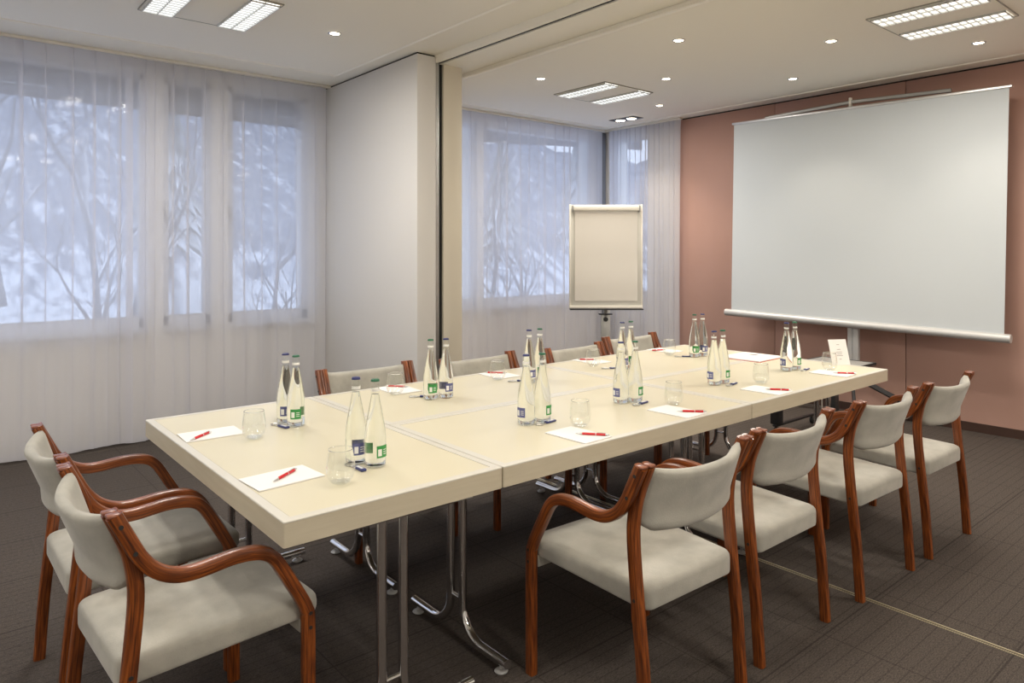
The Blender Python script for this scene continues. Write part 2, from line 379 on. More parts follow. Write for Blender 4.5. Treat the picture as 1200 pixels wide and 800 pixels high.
# ---------------------------------------------------------------- curtains
def curtain(name, p0, p1, z0, z1, label, seed, hem=True, fold=.115, amp=.024):
    rnd = random.Random(seed); p0 = Vector(p0); p1 = Vector(p1); d = (p1-p0); Ln = d.length; d.normalize(); n = Vector((-d.y, d.x))
    rows = [0, .03, .08, .16, .28, .42, .56, .70, .80, .88, .94, .985, 1]
    cols = [0.0]; tucks = []; q = 0.0                     # cloth with narrow tucks: (position along, tuck id, phase 0..3)
    col = []
    while q < Ln:
        w_ = fold*rnd.uniform(.55, 1.5); e = min(q+w_, Ln); m_ = max(3, int((e-q)/.018))
        for i in range(m_): col.append((q+(e-q)*i/m_, None, 0))
        if e < Ln-.03:
            k_ = len(tucks); tucks.append((rnd.uniform(.35, 1.0), rnd.choice([.15, .3, .5, .9, 1.0])))
            for ph_ in range(8): col.append((e, k_, ph_))
        q = e
    col.append((Ln, None, 0)); ns = len(col)-1
    vs = []; fs = []; f1 = rnd.uniform(0, 6); f2_ = rnd.uniform(0, 6)
    for j, t in enumerate(rows):
        z = z1+(z0-z1)*t
        g = min(1, t*1.6); big = amp*(.10+.90*g)
        for i, (s, tk, ph_) in enumerate(col):
            off = big*(.55*math.sin(s*15+f1+t*.9)+.35*math.sin(s*27+f2_-t*1.3)+.12*math.sin(s*61+f1)); along = 0
            if tk is not None:
                a0, keep = tucks[tk]; o_ = .0085*a0*((1-t)**.8*(1-keep)+keep*(.75+.25*math.cos(t*4+tk)))+.0008
                # S-shaped path: forward over itself, back, forward again
                xx = (0, .9, 1.0, .4, -.4, -1.0, -.9, 0)[ph_]; yy = (0, 0, .35, .5, .5, .65, 1.0, 1.0)[ph_]
                along = xx*o_*1.35; off += (yy-.5)*.010*(.4+a0)
            s2 = min(max(s+along+.010*math.sin(t*2.4+s*3+f1)*t*(1 if .05 < s < Ln-.05 else 0), 0), Ln)
            p = p0+d*s2+n*off
            vs.append((p.x, p.y, z+(.005*math.sin(s*9+f1)+.005 if t == 1 else 0)))
    w = ns+1
    for j in range(len(rows)-1):
        for i in range(ns): fs.append((j*w+i, j*w+i+1, (j+1)*w+i+1, (j+1)*w+i))
    r = MB().add(vs, fs).build(name, M['sheer'], smooth=80)
    tag(r, label, 'curtain', 'sheer curtains')
    # hem band and heading tape (doubled cloth) as parts
    def band(t0, t1, nm, row, dz):
        v2 = []; f2 = []
        base = vs[row*w:(row+1)*w]
        for k, zz in enumerate(dz):
            for q in base: v2.append((q[0]+n.x*.0015, q[1]+n.y*.0015, q[2]+zz))
        for i in range(ns): f2.append((i, i+1, w+i+1, w+i))
        MB().add(v2, f2).build(nm, M['sheer'], r, smooth=80)
    band(0, 0, 'hem', len(rows)-1, (.0, .045)); band(0, 0, 'heading_tape', 0, (-.001, -.055))
    # side hem
    v2 = []; f2 = []
    for j in range(len(rows)):
        for i in (0, 1, 2): q = vs[j*w+i]; v2.append((q[0]+n.x*.002, q[1]+n.y*.002, q[2]))
    for j in range(len(rows)-1):
        for i in (0, 1): f2.append((j*3+i, j*3+i+1, j*3+i+4, j*3+i+3))
    MB().add(v2, f2).build('side_seam', M['sheer'], r, smooth=80)
    return r
curtain('curtain', (-2.6, 4.075), (.50, 4.075), .012, 2.886, 'white sheer curtain over the wide window, behind the head of the table', 3)
curtain('curtain', (.455, 4.10), (2.045, 4.10), .012, 2.886, 'white sheer curtain over the two narrow windows, ending against the pale partition', 5)
curtain('curtain', (2.50, 4.08), (5.60, 4.08), .012, 2.886, 'white sheer curtain behind the flip chart, running from the partition into the corner', 8, fold=.13)
curtain('curtain', (5.655, 4.02), (5.655, 2.965), .012, 2.886, 'white sheer curtain bunched beside the terracotta wall', 11, fold=.07, amp=.03)

# ---------------------------------------------------------------- conference tables
def table(name_label, L, W, loc, rz, frames_end=.075):
    """long axis along local X, centred"""
    t = empty('conference_table', loc, rz); tag(t, name_label, 'table', 'white laminate conference tables')
    T = .74; th = .068; hx, hy = L/2-.0022, W/2-.0022; r = .006; b = .028
    outline = []
    def oc(ix, iy, rr, k=4):
        o = []
        for cx, cy, a0 in ((ix-rr, iy-rr, 0), (-ix+rr, iy-rr, 90), (-ix+rr, -iy+rr, 180), (ix-rr, -iy+rr, 270)):
            for i in range(k+1):
                a = math.radians(a0+90*i/k); o.append((cx+rr*math.cos(a), cy+rr*math.sin(a)))
        return o
    loops = [(oc(hx, hy, r), T-th), (oc(hx, hy, r), T-.005), (oc(hx-b-.01, hy-b-.01, .006), T-.005)]
    ring = [(oc(hx-b, hy-b, .004), T-.0045), (oc(hx, hy, r), T-.0045), (oc(hx, hy, r), T-.002), (oc(hx-.002, hy-.002, r-.0015), T), (oc(hx-b, hy-b, .004), T)]
    n = len(loops[0][0]); vs = []; fs = []
    for lp, z in loops: vs += [(x, y, z) for x, y in lp]
    for i in range(len(loops)-1):
        for k in range(n): fs.append((i*n+k, i*n+(k+1) % n, (i+1)*n+(k+1) % n, (i+1)*n+k))
    fs.append(tuple(range(n-1, -1, -1))); fs.append(tuple(2*n+k for k in range(n)))
    MB().add(vs, fs).build('tabletop', M['tableedge'], t, smooth=30)
    vs = []; fs = []
    for lp, z in ring: vs += [(x, y, z) for x, y in lp]
    for i in range(5):
        for k in range(n): fs.append((i*n+k, i*n+(k+1) % n, ((i+1) % 5)*n+(k+1) % n, ((i+1) % 5)*n+k))
    MB().add(vs, fs).build('top_rim', M['tablerim'], t, smooth=30)
    ip = oc(hx-b-.0015, hy-b-.0015, .004)
    MB().add([(x, y, z) for z in (T-.0045, T-.0008) for x, y in ip], [tuple(range(n-1, -1, -1)), tuple(n+k for k in range(n))]+[(k, (k+1) % n, n+(k+1) % n, n+k) for k in range(n)]).build('top_inlay', M['tabletop'], t, smooth=0)
    for sx in (-1, 1):
        X = sx*(L/2-frames_end)
        fr = MB().rbox(X-.02, -W/2+.08, T-th-.028, X+.02, W/2-.08, T-th-.002, .003)
        fr.build('frame_rail', M['chrome'], t)
        # horizontal tie between the two uprights
        MB().tube([(X, -.036, .165), (X, .036, .165)], .008).build('tie_bar', M['chrome'], t)
        for sy in (-1, 1):
            R = .0158; pts = [(X, sy*.037, T-th-.01), (X, sy*.037, .24), (X, sy*.037, .17)]
            for k in range(1, 9):
                a = PI/2*k/8; rad = .115; pts.append((X, sy*(.037+rad*(1-math.cos(a))), .155-rad*math.sin(a)))
            pts += [(X, sy*.22, .040), (X, sy*.295, .040)]
            # keep the path strictly in order
            lg = MB().tube(pts, R, 14).build('leg', M['chrome'], t)
            MB().lathe([(.0, .002), (.022, .002), (.024, .006), (.016, .012), (.006, .015), (.006, .026)], X, sy*.262, 16).build('glide', M['glide'], lg)
    return t
W2 = .7315; LT = 1.475
table('white conference table at the head, set crosswise and nearest the camera', 2*W2, W2, (W2/2, W2, 0), PI/2)
for i, (cx, cy, lb) in enumerate([
    (W2+LT/2, W2/2, 'white conference table on the near side, touching the crosswise head table'),
    (W2+LT/2, W2*1.5, 'white conference table nearest the pale partition, touching the crosswise table'),
    (W2+LT*1.5, W2/2, 'white conference table at the far end beside the tent card and trolley'),
    (W2+LT*1.5, W2*1.5, 'white conference table at the far end, closest to the flip chart')]):
    table(lb, LT, W2, (cx, cy, 0), 0)

# ---------------------------------------------------------------- armchairs
def make_chair():
    t = empty('armchair'); WD = M['wood']
    lam = rrect(.030, .036, .007, 2)      # a = lateral width, b = in-plane thickness
    out = smooth_path([(.231, 0), (.231, .2), (.230, .400), (.225, .436), (.206, .476), (.178, .526), (.150, .575), (.130, .605), (.104, .626), (.068, .637), (.015, .640), (-.070, .633), (-.122, .639), (-.168, .664), (-.203, .706), (-.230, .758), (-.260, .820)], 5)
    inn = smooth_path([(-.255, 0), (-.240, .22), (-.217, .44), (-.204, .60), (-.213, .69), (-.232, .75), (-.262, .820)], 6)
    for sx in (-1, 1):
        X = sx*.2655; cut = 12
        MB().sweep([(X, y, z) for y, z in out[:cut+1]], lam, (1, 0, 0)).build('leg', WD, t)
        arm = MB().sweep([(X, y, z) for y, z in out[cut:]], lam, (1, 0, 0)).build('armrest', WD, t)
        X2 = sx*.2350
        lg = MB().sweep([(X2, y, z) for y, z in inn], lam, (1, 0, 0)).build('leg', WD, t)
        for xx, (y, z), o in ((X, out[-1], arm), (X2, inn[-1], lg)):
            MB().rbox(xx-.0135, y-.017, z-.004, xx+.0135, y+.017, z+.005, .004).build('end_cap', M['woodend'], o)
        for (y, z) in ((-.248, .793), (-.217, .722)):
            MB().lathe([(0, -.001), (.0055, -.001), (.0055, .002), (0, .002)], n=12, axis=Matrix.Translation((X+sx*.0150, y, z)) @ Matrix.Rotation(PI/2, 4, 'Y')).build('screw_plug', M['rubber'], arm)
        fl = [o for o in bpy.data.objects if o.parent == t and o.name.startswith('leg')][-2]
        for (y, z) in ((.231, .425), (.231, .385)):
            MB().lathe([(0, -.001), (.005, -.001), (.005, .002), (0, .002)], n=12, axis=Matrix.Translation((X+sx*.0150, y, z)) @ Matrix.Rotation(PI/2, 4, 'Y')).build('screw_plug', M['rubber'], fl)
        MB().lathe([(0, -.001), (.0055, -.001), (.0055, .002), (0, .002)], n=12, axis=Matrix.Translation((X2+sx*.0150, -.219, .415)) @ Matrix.Rotation(PI/2, 4, 'Y')).build('screw_plug', M['rubber'], lg)
        for yy, xx, o in ((.231, X, fl), (-.255, X2, lg)):
            MB().rbox(xx-.013, yy-.015, .0, xx+.013, yy+.015, .006, .002).build('foot_pad', M['rubber'], o)
    MB().rbox(-.250, .214, .362, .250, .236, .402, .004).build('seat_rail', M['suede'], t)
    MB().rbox(-.215, -.225, .375, .215, -.205, .405, .004).build('seat_rail', WD, t)
    # seat cushion
    def outline(inset, k=6):
        c = [(.2495-inset, .288-inset, .058), (-.2495+inset, .288-inset, .058), (-.2185+inset, -.240+inset, .035), (.2185-inset, -.240+inset, .035)]
        ang = [0, 90, 180, 270]; o = []
        for (x, y, r), a0 in zip(c, ang):
            r = max(r-inset*.6, .012); cx = x-math.copysign(r, x); cy = y-math.copysign(r, y)
            for i in range(k+1):
                a = math.radians(a0+90*i/k); o.append((cx+r*math.cos(a), cy+r*math.sin(a)))
        return o
    def zmid(y): return -.014*max(0, -y)/.24+.0
    loops = [(.030, .400), (.006, .400), (.0015, .404), (.0, .412), (.0, .440), (.0015, .450), (.006, .457), (.013, .461), (.03, .465), (.06, .468), (.11, .471), (.17, .472)]
    vs = []; fs = []; n = None
    for ins, z in loops:
        lp = outline(ins); n = len(lp)
        for x, y in lp:
            dz = -.012*max(0, (y-.16)/.10) if z > .43 else 0       # rounded-over front edge
            low = .012*max(0, -y/.24) if z < .42 else 0
            sag = -.010*(max(0, 1-((x/.24)**2+((y)/.26)**2)) if z > .46 else 0)
            vs.append((x, y, z+dz-low+sag+zmid(y)))
    for i in range(len(loops)-1):
        for k in range(n): fs.append((i*n+k, i*n+(k+1) % n, (i+1)*n+(k+1) % n, (i+1)*n+k))
    fs.append(tuple(range(n-1, -1, -1))); fs.append(tuple((len(loops)-1)*n+k for k in range(n)))
    MB().add(vs, fs).build('seat', M['suede'], t, smooth=80)
    # curved upholstered backrest
    nu, nv = 30, 14; fr = []; bk = []
    for j in range(nv+1):
        for i in range(nu+1):
            u = -1+2*i/nu; v = j/nv; au = abs(u)
            zt = .808-.016*(1-au**3); zb = .602+.010*au**2+.024*max(0, (au-.80)/.20)**2
            z = zb+(zt-zb)*v; hw = .221
            x = u*hw; yp = -.208-(max(0, z-.66))*.30
            y = yp-.062*(1-au**2.2)*(.75+.25*v)
            ed = min(1, (1-au)*9+.25)**.5*min(1, math.sin(PI*min(max(v, .0), 1))*3.0+.30)**.5
            hth = .0185*ed
            dx = math.copysign(min(1, au*1.2), u)*.25   # surface normal tilt along the curve
            fr.append((x-dx*hth, y+hth, z)); bk.append((x+dx*hth*.3, y-hth, z))
    w = nu+1; off = len(fr); fs = []
    for j in range(nv):
        for i in range(nu):
            a = j*w+i; fs.append((a, a+1, a+w+1, a+w)); fs.append((off+a, off+a+w, off+a+w+1, off+a+1))
    for i in range(nu): fs.append((i, off+i, off+i+1, i+1)); a = nv*w+i; fs.append((a, a+1, off+a+1, off+a))
    for j in range(nv): a = j*w; fs.append((a, a+w, off+a+w, off+a)); a = j*w+nu; fs.append((a, off+a, off+a+w, a+w))
    MB().add(fr+bk, fs).build('backrest', M['suede'], t, smooth=80)
    return t
proto = make_chair()
chairs = [
    # x, y, rotation in degrees (0 faces +Y), label, group
    (1.14, -0.206, -1.6, 'grey suede armchair on the near side, first of its row from the camera', 'armchairs along the near side'),
    (1.75, -0.194, -0.2, 'grey suede armchair on the near side, second of its row, touching the first', 'armchairs along the near side'),
    (2.488, -0.222, -1.9, 'grey suede armchair on the near side, third of its row from the camera', 'armchairs along the near side'),
    (3.148, -0.244, -1.5, 'grey suede armchair on the near side, last of its row, closest to the screen', 'armchairs along the near side'),
    (-0.123, 0.376, -86.8, 'grey suede armchair at the head of the table, closest to the camera', 'armchairs at the head of the table'),
    (-0.132, 0.989, -89, 'grey suede armchair at the head of the table, closer to the windows', 'armchairs at the head of the table'),
    (1.116, 1.408, 177, 'grey armchair across the table, in front of the pale partition', 'armchairs along the window side'),
    (1.83, 1.318, 181.5, 'grey armchair across the table, second from the crosswise head table', 'armchairs along the window side'),
    (2.584, 1.275, 182, 'grey armchair across the table, third from the crosswise head table', 'armchairs along the window side'),
    (3.293, 1.417, 177.9, 'grey armchair across the table, last of its row, in front of the flip chart', 'armchairs along the window side')]
for i, (x, y, a, lb, g) in enumerate(chairs):
    o = proto if i == 0 else copy_tree(proto)
    o.location = (x, y, 0); o.rotation_euler = (0, 0, math.radians(a)); tag(o, lb, 'chair', g)

# ---------------------------------------------------------------- bottles, glasses, pads, pens, openers
T = .7395
BP = [(0, .0), (.030, .0), (.0345, .003), (.0362, .009), (.0365, .03), (.0365, .095), (.0352, .115), (.0325, .135), (.0285, .158), (.0235, .184), (.0185, .208), (.0152, .226), (.0138, .242), (.0130, .256), (.0142, .259), (.0142, .264), (.0126, .267), (.0124, .277)]
def make_bottle(kind):
    t = empty('water_bottle')
    MB().lathe(BP, n=32).build('glass_body', M['bottleglass'], t, smooth=60)
    wp = [(max(r-.0022, 0), z+.004) for r, z in BP if z < .236]
    wp = [(0, .004), (.026, .004), (.0315, .007)]+[(r-.0022, z) for r, z in BP if .008 < z < .235]+[(.0118, .2350), (0, .2352)]
    MB().lathe(wp, n=32).build('water', M['water'], t, smooth=60)
    cm = {'blue': M['capblue'], 'green': M['capgreen']}[kind]
    MB().lathe([(0, .2835), (.0118, .2835), (.0132, .2825), (.0142, .2790), (.0146, .2762), (.0128, .2762)], n=28).build('cap', cm, t, smooth=40)
    def wrap(nm, m, a0, a1, z0, z1, r, p, k=12):
        vs = []; fs = []
        for i in range(k+1):
            a = a0+(a1-a0)*i/k
            for zz, rr in ((z0, r), (z1, r), (z1, r-.0006), (z0, r-.0006)): vs.append((rr*math.cos(a), rr*math.sin(a), zz))
        for i in range(k):
            for q in range(4): fs.append((i*4+q, i*4+(q+1) % 4, (i+1)*4+(q+1) % 4, (i+1)*4+q))
        fs += [(0, 1, 2, 3), (k*4+3, k*4+2, k*4+1, k*4)]
        return MB().add(vs, fs).build(nm, m, p, smooth=60)
    lm = M['labelgreen'] if kind == 'green' else M['labelblue']
    lb = wrap('label', lm, -.60, .54, .034, .073, .0374, t)
    wrap('label_badge', M['labelwhite'], -.48, -.14, .040, .062, .0379, lb, 5)
    for zz in (.044, .051, .058): wrap('label_line', M['labelwhite'], .02, .38, zz, zz+.0022, .0379, lb, 5)
    wrap('back_label', lm, 2.5, 2.95, .036, .070, .0374, t)
    wrap('neck_label', M['labelwhite'], -1.7, 1.7, .2450, .2545, .0144, t)
    return t
def make_glass():
    t = empty('drinking_glass')
    P = [(0, .0), (.016, .0), (.0215, .0015), (.030, .008), (.0385, .020), (.0430, .036), (.0436, .050), (.0420, .068), (.0385, .088), (.0362, .104)]
    inn = [(.0352, .104), (.0376, .088), (.0411, .068), (.0427, .050), (.0421, .036), (.0375, .021), (.028, .012), (.016, .010), (0, .0098)]
    MB().lathe(P+[(.0362, .1048), (.0352, .1048)]+inn, n=36).build('bowl', M['glass'], t, smooth=70)
    MB().lathe([(0, .001), (.015, .001), (.0215, .003), (.028, .0090), (.024, .0098), (.012, .0088), (0, .0086)], n=32).build('heavy_base', M['glass'], t, smooth=70)
    MB().lathe([(.0350, .1040), (.0357, .1056), (.0364, .1040), (.0357, .1030), (.0350, .1040)], n=36).build('rim', M['thickglass'], t, smooth=70)
    return t
def make_pad():
    t = empty('writing_pad')
    r = MB()
    for k in range(4): r.rbox(-.074+.0003*k, -.105, .0004+k*.0009, .074, .105+.0002*k, .0012+k*.0009, .0002, 1)
    r.build('sheets', M['paper'], t, smooth=0)
    MB().box(-.0743, -.1053, 0, .0743, .1053, .0004).build('backing_board', M['ink'], t, smooth=0)
    return t
def make_pen():
    t = empty('ballpoint_pen')
    ax = Matrix.Rotation(PI/2, 4, 'Y')
    MB().lathe([(.0042, -.040), (.0048, -.035), (.0048, .043), (.0044, .048)], n=16, close=True, axis=ax).build('barrel', M['red'], t)
    MB().lathe([(.0008, -.066), (.0016, -.061), (.0036, -.050), (.0046, -.040)], n=16, close=True, axis=ax).build('tip', M['alu'], t)
    MB().lathe([(.0051, .010), (.0051, .013)], n=16, close=True, axis=ax).build('ring', M['alu'], t)
    MB().lathe([(.0044, .048), (.0040, .054), (.0022, .055), (.0022, .063)], n=16, close=True, axis=ax).build('push_button', M['alu'], t)
    MB().rbox(.016, -.0015, .0048, .052, .0015, .0066, .0006).build('clip', M['alu'], t)
    return t
def make_opener():
    t = empty('bottle_opener')
    ring = MB(); pts = [(.030+.0165*math.cos(a), .0145*math.sin(a), .003) for a in [2*PI*k/24 for k in range(25)]]
    ring.sweep(pts, rrect(.0055, .003, .0010, 1), cap=False)
    ring.rbox(-.006, -.007, .0015, .016, .007, .0045, .001)
    ring.build('steel_head', M['alu'], t)
    hd = MB().rbox(-.062, -.0095, .0005, -.002, .0095, .0085, .0025).build('handle', M['blue'], t)
    MB().rbox(-.052, -.005, .0085, -.016, .005, .0090, .0002, 1).build('printed_plate', M['labelwhite'], hd)
    return t
protos = {'blue': make_bottle('blue'), 'green': make_bottle('green'), 'glass': make_glass(), 'pad': make_pad(), 'pen': make_pen(), 'opener': make_opener()}
used = set()
def put(kind, x, y, a, label, cat, group, z=T):
    o = protos[kind] if kind not in used else copy_tree(protos[kind]); used.add(kind)
    o.location = (x, y, z); o.rotation_euler = (0, 0, math.radians(a)); tag(o, label, cat, group); return o
# (x, y, colour, label angle, label text)
cam_dir = lambda x, y: math.degrees(math.atan2(-1.775-y, -.716-x))
places = [
    ((.430, 1.035, 'blue', 0), (.440, .965, 'green', 0), 'on the crosswise table beside the windows'),
    ((.392, .350, 'blue', 20), (.420, .286, 'green', 42), 'on the crosswise table beside the nearest glass'),
    ((1.212, 1.030, 'blue', 30), (1.142, 1.045, 'green', 20), 'in front of the armchair by the partition'),
    ((1.167, .382, 'blue', -38), (1.236, .372, 'green', 60), 'at the first place of the near long side'),
    ((1.768, .402, 'blue', -38), (1.830, .386, 'green', 60), 'at the second place of the near long side'),
    ((2.475, .385, 'blue', -38), (2.548, .385, 'green', 60), 'at the third place of the near long side'),
    ((3.175, .365, 'blue', -38), (3.248, .358, 'green', 60), 'at the last place of the near long side'),
    ((1.768, 1.055, 'blue', 40), (1.852, 1.062, 'green', 20), 'on the window side, hidden behind the first near-side pair'),
    ((2.462, 1.010, 'blue', 40), (2.542, 1.012, 'green', 20), 'on the window side, hidden behind the second near-side pair'),
    ((3.290, 1.030, 'blue', 30), (3.212, 1.038, 'green', 20), 'at the far place of the window side, below the curtain edge'),
]
for b, g, where in places:
    dx, dy = g[0]-b[0], g[1]-b[1]; dd = math.hypot(dx, dy); k_ = max(0, .0785-dd)/2/dd
    b = (b[0]-dx*k_, b[1]-dy*k_)+b[2:]; g = (g[0]+dx*k_, g[1]+dy*k_)+g[2:]
    for (x, y, c, da) in (b, g):
        put(c, x, y, cam_dir(x, y)+da, f'{c}-capped water bottle {where}', 'bottle', 'water bottles on the tables')
glasses = [(.240, .872, 'beside the pad of the head-end place by the windows'), (.255, .192, 'beside the pad at the near corner of the head table'),
    (1.062, 1.240, 'in front of the armchair by the partition'), (1.688, 1.222, 'in front of the second armchair on the window side'),
    (1.302, .215, 'above the pad of the first long-side place'), (2.420, 1.205, 'in front of the third armchair on the window side'),
    (1.915, .222, 'above the pad of the second long-side place'), (3.150, 1.195, 'in front of the flip-chart-side armchair'),
    (2.692, .245, 'above the pad of the third long-side place'), (3.368, .205, 'beside the tent card at the last long-side place')]
for x, y, w in glasses: put('glass', x, y, 0, 'empty stemless drinking glass '+w, 'glass', 'drinking glasses on the tables')
where = ['of the head-end place by the windows', 'at the near corner of the head table', 'of the first long-side place', 'of the second long-side place', 'of the third long-side place', 'of the last long-side place near the tent card',
    'in front of the armchair by the partition', 'in front of the second window-side armchair', 'in front of the third window-side armchair', 'in front of the flip-chart-side armchair']
pads = [(.138, 1.040, 88), (.140, .355, 94), (1.200, .125, 2), (1.810, .125, 3), (2.540, .125, 2), (3.280, .145, 4), (1.135, 1.335, -2), (1.790, 1.335, -2), (2.560, 1.350, -1), (3.300, 1.350, 0)]
for (x, y, a), w in zip(pads, where): put('pad', x, y, a, 'white writing pad '+w, 'notepad', 'writing pads on the tables')
pens = [((.039, .967), (.144, 1.054)), ((.09, .313), (.211, .397)), ((1.192, .128), (1.272, .030)), ((1.795, .112), (1.883, .024)), ((2.536, .130), (2.612, .028)), ((3.268, .137), (3.350, .036)),
    ((1.195, 1.345), (1.125, 1.425)), ((1.838, 1.340), (1.765, 1.415)), ((2.590, 1.350), (2.520, 1.420)), ((3.290, 1.35), (3.200, 1.385))]
for (p, q), w in zip(pens, where):
    put('pen', (p[0]+q[0])/2, (p[1]+q[1])/2, math.degrees(math.atan2(q[1]-p[1], q[0]-p[0])), 'red pen lying on the writing pad '+w, 'pen', 'red pens on the pads', z=T+.0036+.0052)
ops = [(.385, .995, 100, 'beside the bottles by the windows'), (.362, .310, 92, 'behind the nearest glass'), (1.225, .340, 185, 'in front of the first long-side bottles'), (1.800, .325, 188, 'in front of the second long-side bottles'),
    (2.530, .320, 190, 'in front of the third long-side bottles'), (3.262, .300, 190, 'in front of the last long-side bottles'), (1.120, 1.115, 150, 'behind the bottles facing the partition'),
    (1.74, 1.125, 150, 'behind the half-hidden second window-side bottles'), (2.43, 1.085, 150, 'behind the half-hidden third window-side bottles'), (3.15, 1.095, 140, 'beside the far window-side bottles')]
for x, y, a, w in ops: put('opener', x, y, a, 'bottle opener with dark blue handle '+w, 'bottle opener', 'bottle openers on the tables')

# folder with papers at the far end of the table
fo = empty('paper_folder', (3.478, .80, T), math.radians(2)); tag(fo, 'white red-edged folder at the far table edge behind the bottles', 'folder')
MB().box(-.16, -.165, 0, .16, .125, .0025).build('cover', M['red'], fo, smooth=0)
pg = MB()
for k in range(4): pg.rbox(-.158+.001*k, -.163, .0026+k*.0016, .158, .123-.001*k, .004+k*.0016, .0003, 1)
pg.build('sheets', M['paper'], fo, smooth=0)
MB().rbox(.055, -.02, .0091, .095, .035, .0096, .0002, 1).build('printed_mark', M['ink'], fo)
# tent card
tc = empty('tent_card', (3.618, .250, T), math.radians(152)); tag(tc, 'white printed tent card at the far table edge near the last glass', 'card')
cd = MB(); cd.rbox(-.062, -.001, 0, .062, .001, .160, .0005, 1)
cdo = cd.build('front_card', M['paper'], tc, smooth=0); cdo.rotation_euler = (math.radians(17), 0, 0)
for k, (w_, z_) in enumerate([(.018, .126), (.026, .096), (.040, .080), (.034, .068), (.042, .058), (.016, .036)]):
    MB().box(-w_/2, .0012, z_, w_/2, .0016, z_+.003).build('printed_line', M['ink'], cdo, smooth=0)
st_ = MB().rbox(-.008, -.0008, 0, .008, .0008, .120, .0003, 1).build('strut', M['paper'], tc, smooth=0); st_.rotation_euler = (math.radians(-12), 0, 0); st_.location = (0, -.060, 0)

# ---------------------------------------------------------------- projection screen on tripod
sc = empty('projection_screen', (5.40, 1.02, 0), 0); tag(sc, 'large white projection screen on a tripod in front of the terracotta wall', 'projection screen')
def srot(o): o.rotation_euler = (math.radians(1.1), 0, 0); o.location = (0, 0, 0); return o
Zc = 1.74
tilt = Matrix.Translation((0, 0, Zc)) @ Matrix.Rotation(math.radians(1.0), 4, 'X') @ Matrix.Translation((0, 0, -Zc))
def tb(mb): mb.v = [tuple(tilt @ Vector(v)) for v in mb.v]; return mb
tb(MB().box(-.002, -1.155, .845, .002, 1.135, 2.665)).build('cloth', M['screen_cloth'], sc, smooth=0)
tb(MB().lathe([(.030, -1.20), (.034, -1.195), (.034, 1.195), (.030, 1.20)], n=24, close=True, axis=Matrix.Translation((0, 0, .818)) @ Matrix.Rotation(-PI/2, 4, 'X'))).build('roller_housing', M['silver'], sc)
tb(MB().rbox(-.012, -1.175, 2.660, .012, 1.155, 2.682, .004)).build('top_rail', M['alu'], sc)
MB().rbox(.040, -.060, .36, .080, -.012, 1.9, .004).rbox(.045, -.008, .30, .085, .034, 2.70, .004).build('post', M['silver'], sc)
ua = MB().sweep([(.03, 0.0, 2.728), (.03, -.78, 2.694)], rrect(.02, .030, .004, 1), (1, 0, 0)); ua.sweep([(.03, 0.0, 2.726), (.03, .80, 2.703)], rrect(.02, .030, .004, 1), (1, 0, 0))
ua.build('support_arm', M['alu_dark'], sc)
MB().rbox(.015, -.010, 2.68, .05, .010, 2.765, .004).build('hook', M['whiteplastic'], sc)
MB().rbox(.03, -.05, .33, .10, .045, .42, .008).build('hub', M['blackmetal'], sc)
for (dx, dy) in ((.27, -.60), (-.33, -.18), (.05, .62)):
    MB().sweep([(.06, 0, .37), (.06+dx*.5, dy*.5, .20), (.06+dx, dy, .012)], rrect(.045, .020, .004, 1)).build('leg', M['blackmetal'], sc)
    MB().rbox(.06+dx-.02, dy-.02, 0, .06+dx+.02, dy+.02, .022, .006).build('foot_cap', M['rubber'], sc)

# ---------------------------------------------------------------- flip chart
fc = empty('flip_chart', (4.113, 2.655, 0), math.radians(49.8+180-90)); tag(fc, 'white flip chart on a grey column stand before the sheer curtains', 'flip chart')
# local -y... local +y faces the camera
MB().rbox(-.328, -.012, .925, .328, .010, 1.868, .006).build('board', M['board'], fc)
fm = MB(); fm.rbox(-.338, -.016, .918, -.322, .016, 1.872, .003).rbox(.322, -.016, .918, .338, .016, 1.872, .003); fm.build('side_frame', M['whiteplastic'], fc)
MB().rbox(-.300, .0145, 1.812, .300, .040, 1.858, .008).build('clamp_bar', M['whiteplastic'], fc)
MB().rbox(-.314, .012, 1.80, -.298, .034, 1.862, .003).rbox(.298, .012, 1.80, .314, .034, 1.862, .003).build('clamp_bracket', M['alu_dark'], fc)
vs = []; fs = []
for i in range(9):
    z = .985+(1.81-.985)*i/8; yy = .0185+(.007*math.sin(i/8*PI*2.2)**2 if i < 3 else .001)
    vs += [(-.288, yy, z), (.288, yy+.001, z), (.288, .0105, z), (-.288, .0105, z)]
for i in range(8):
    for q in range(4): fs.append((i*4+q, i*4+(q+1) % 4, (i+1)*4+(q+1) % 4, (i+1)*4+q))
fs += [(0, 1, 2, 3), (35, 34, 33, 32)]
MB().add(vs, fs).build('paper_pad', M['flippaper'], fc, smooth=60)
MB().rbox(-.335, .0, .905, .335, .070, .917, .003).build('pen_tray', M['blackmetal'], fc)
MB().rbox(-.335, .012, .918, .335, .024, .942, .003).build('tray_lip', M['whiteplastic'], fc)
MB().rbox(-.042, -.060, .10, .042, -.020, .86, .006).build('column', M['alu_dark'], fc)
MB().rbox(-.016, -.050, .84, .016, -.018, .96, .004).build('inner_column', M['alu_dark'], fc)
MB().rbox(-.062, -.064, .855, .062, -.010, .866, .003).build('clamp_plate', M['blackmetal'], fc)
MB().lathe([(0, 0), (.018, 0), (.022, .006), (.020, .03), (0, .032)], n=16, axis=Matrix.Translation((0, -.020, .815)) @ Matrix.Rotation(-PI/2, 4, 'X')).build('knob', M['rubber'], fc)
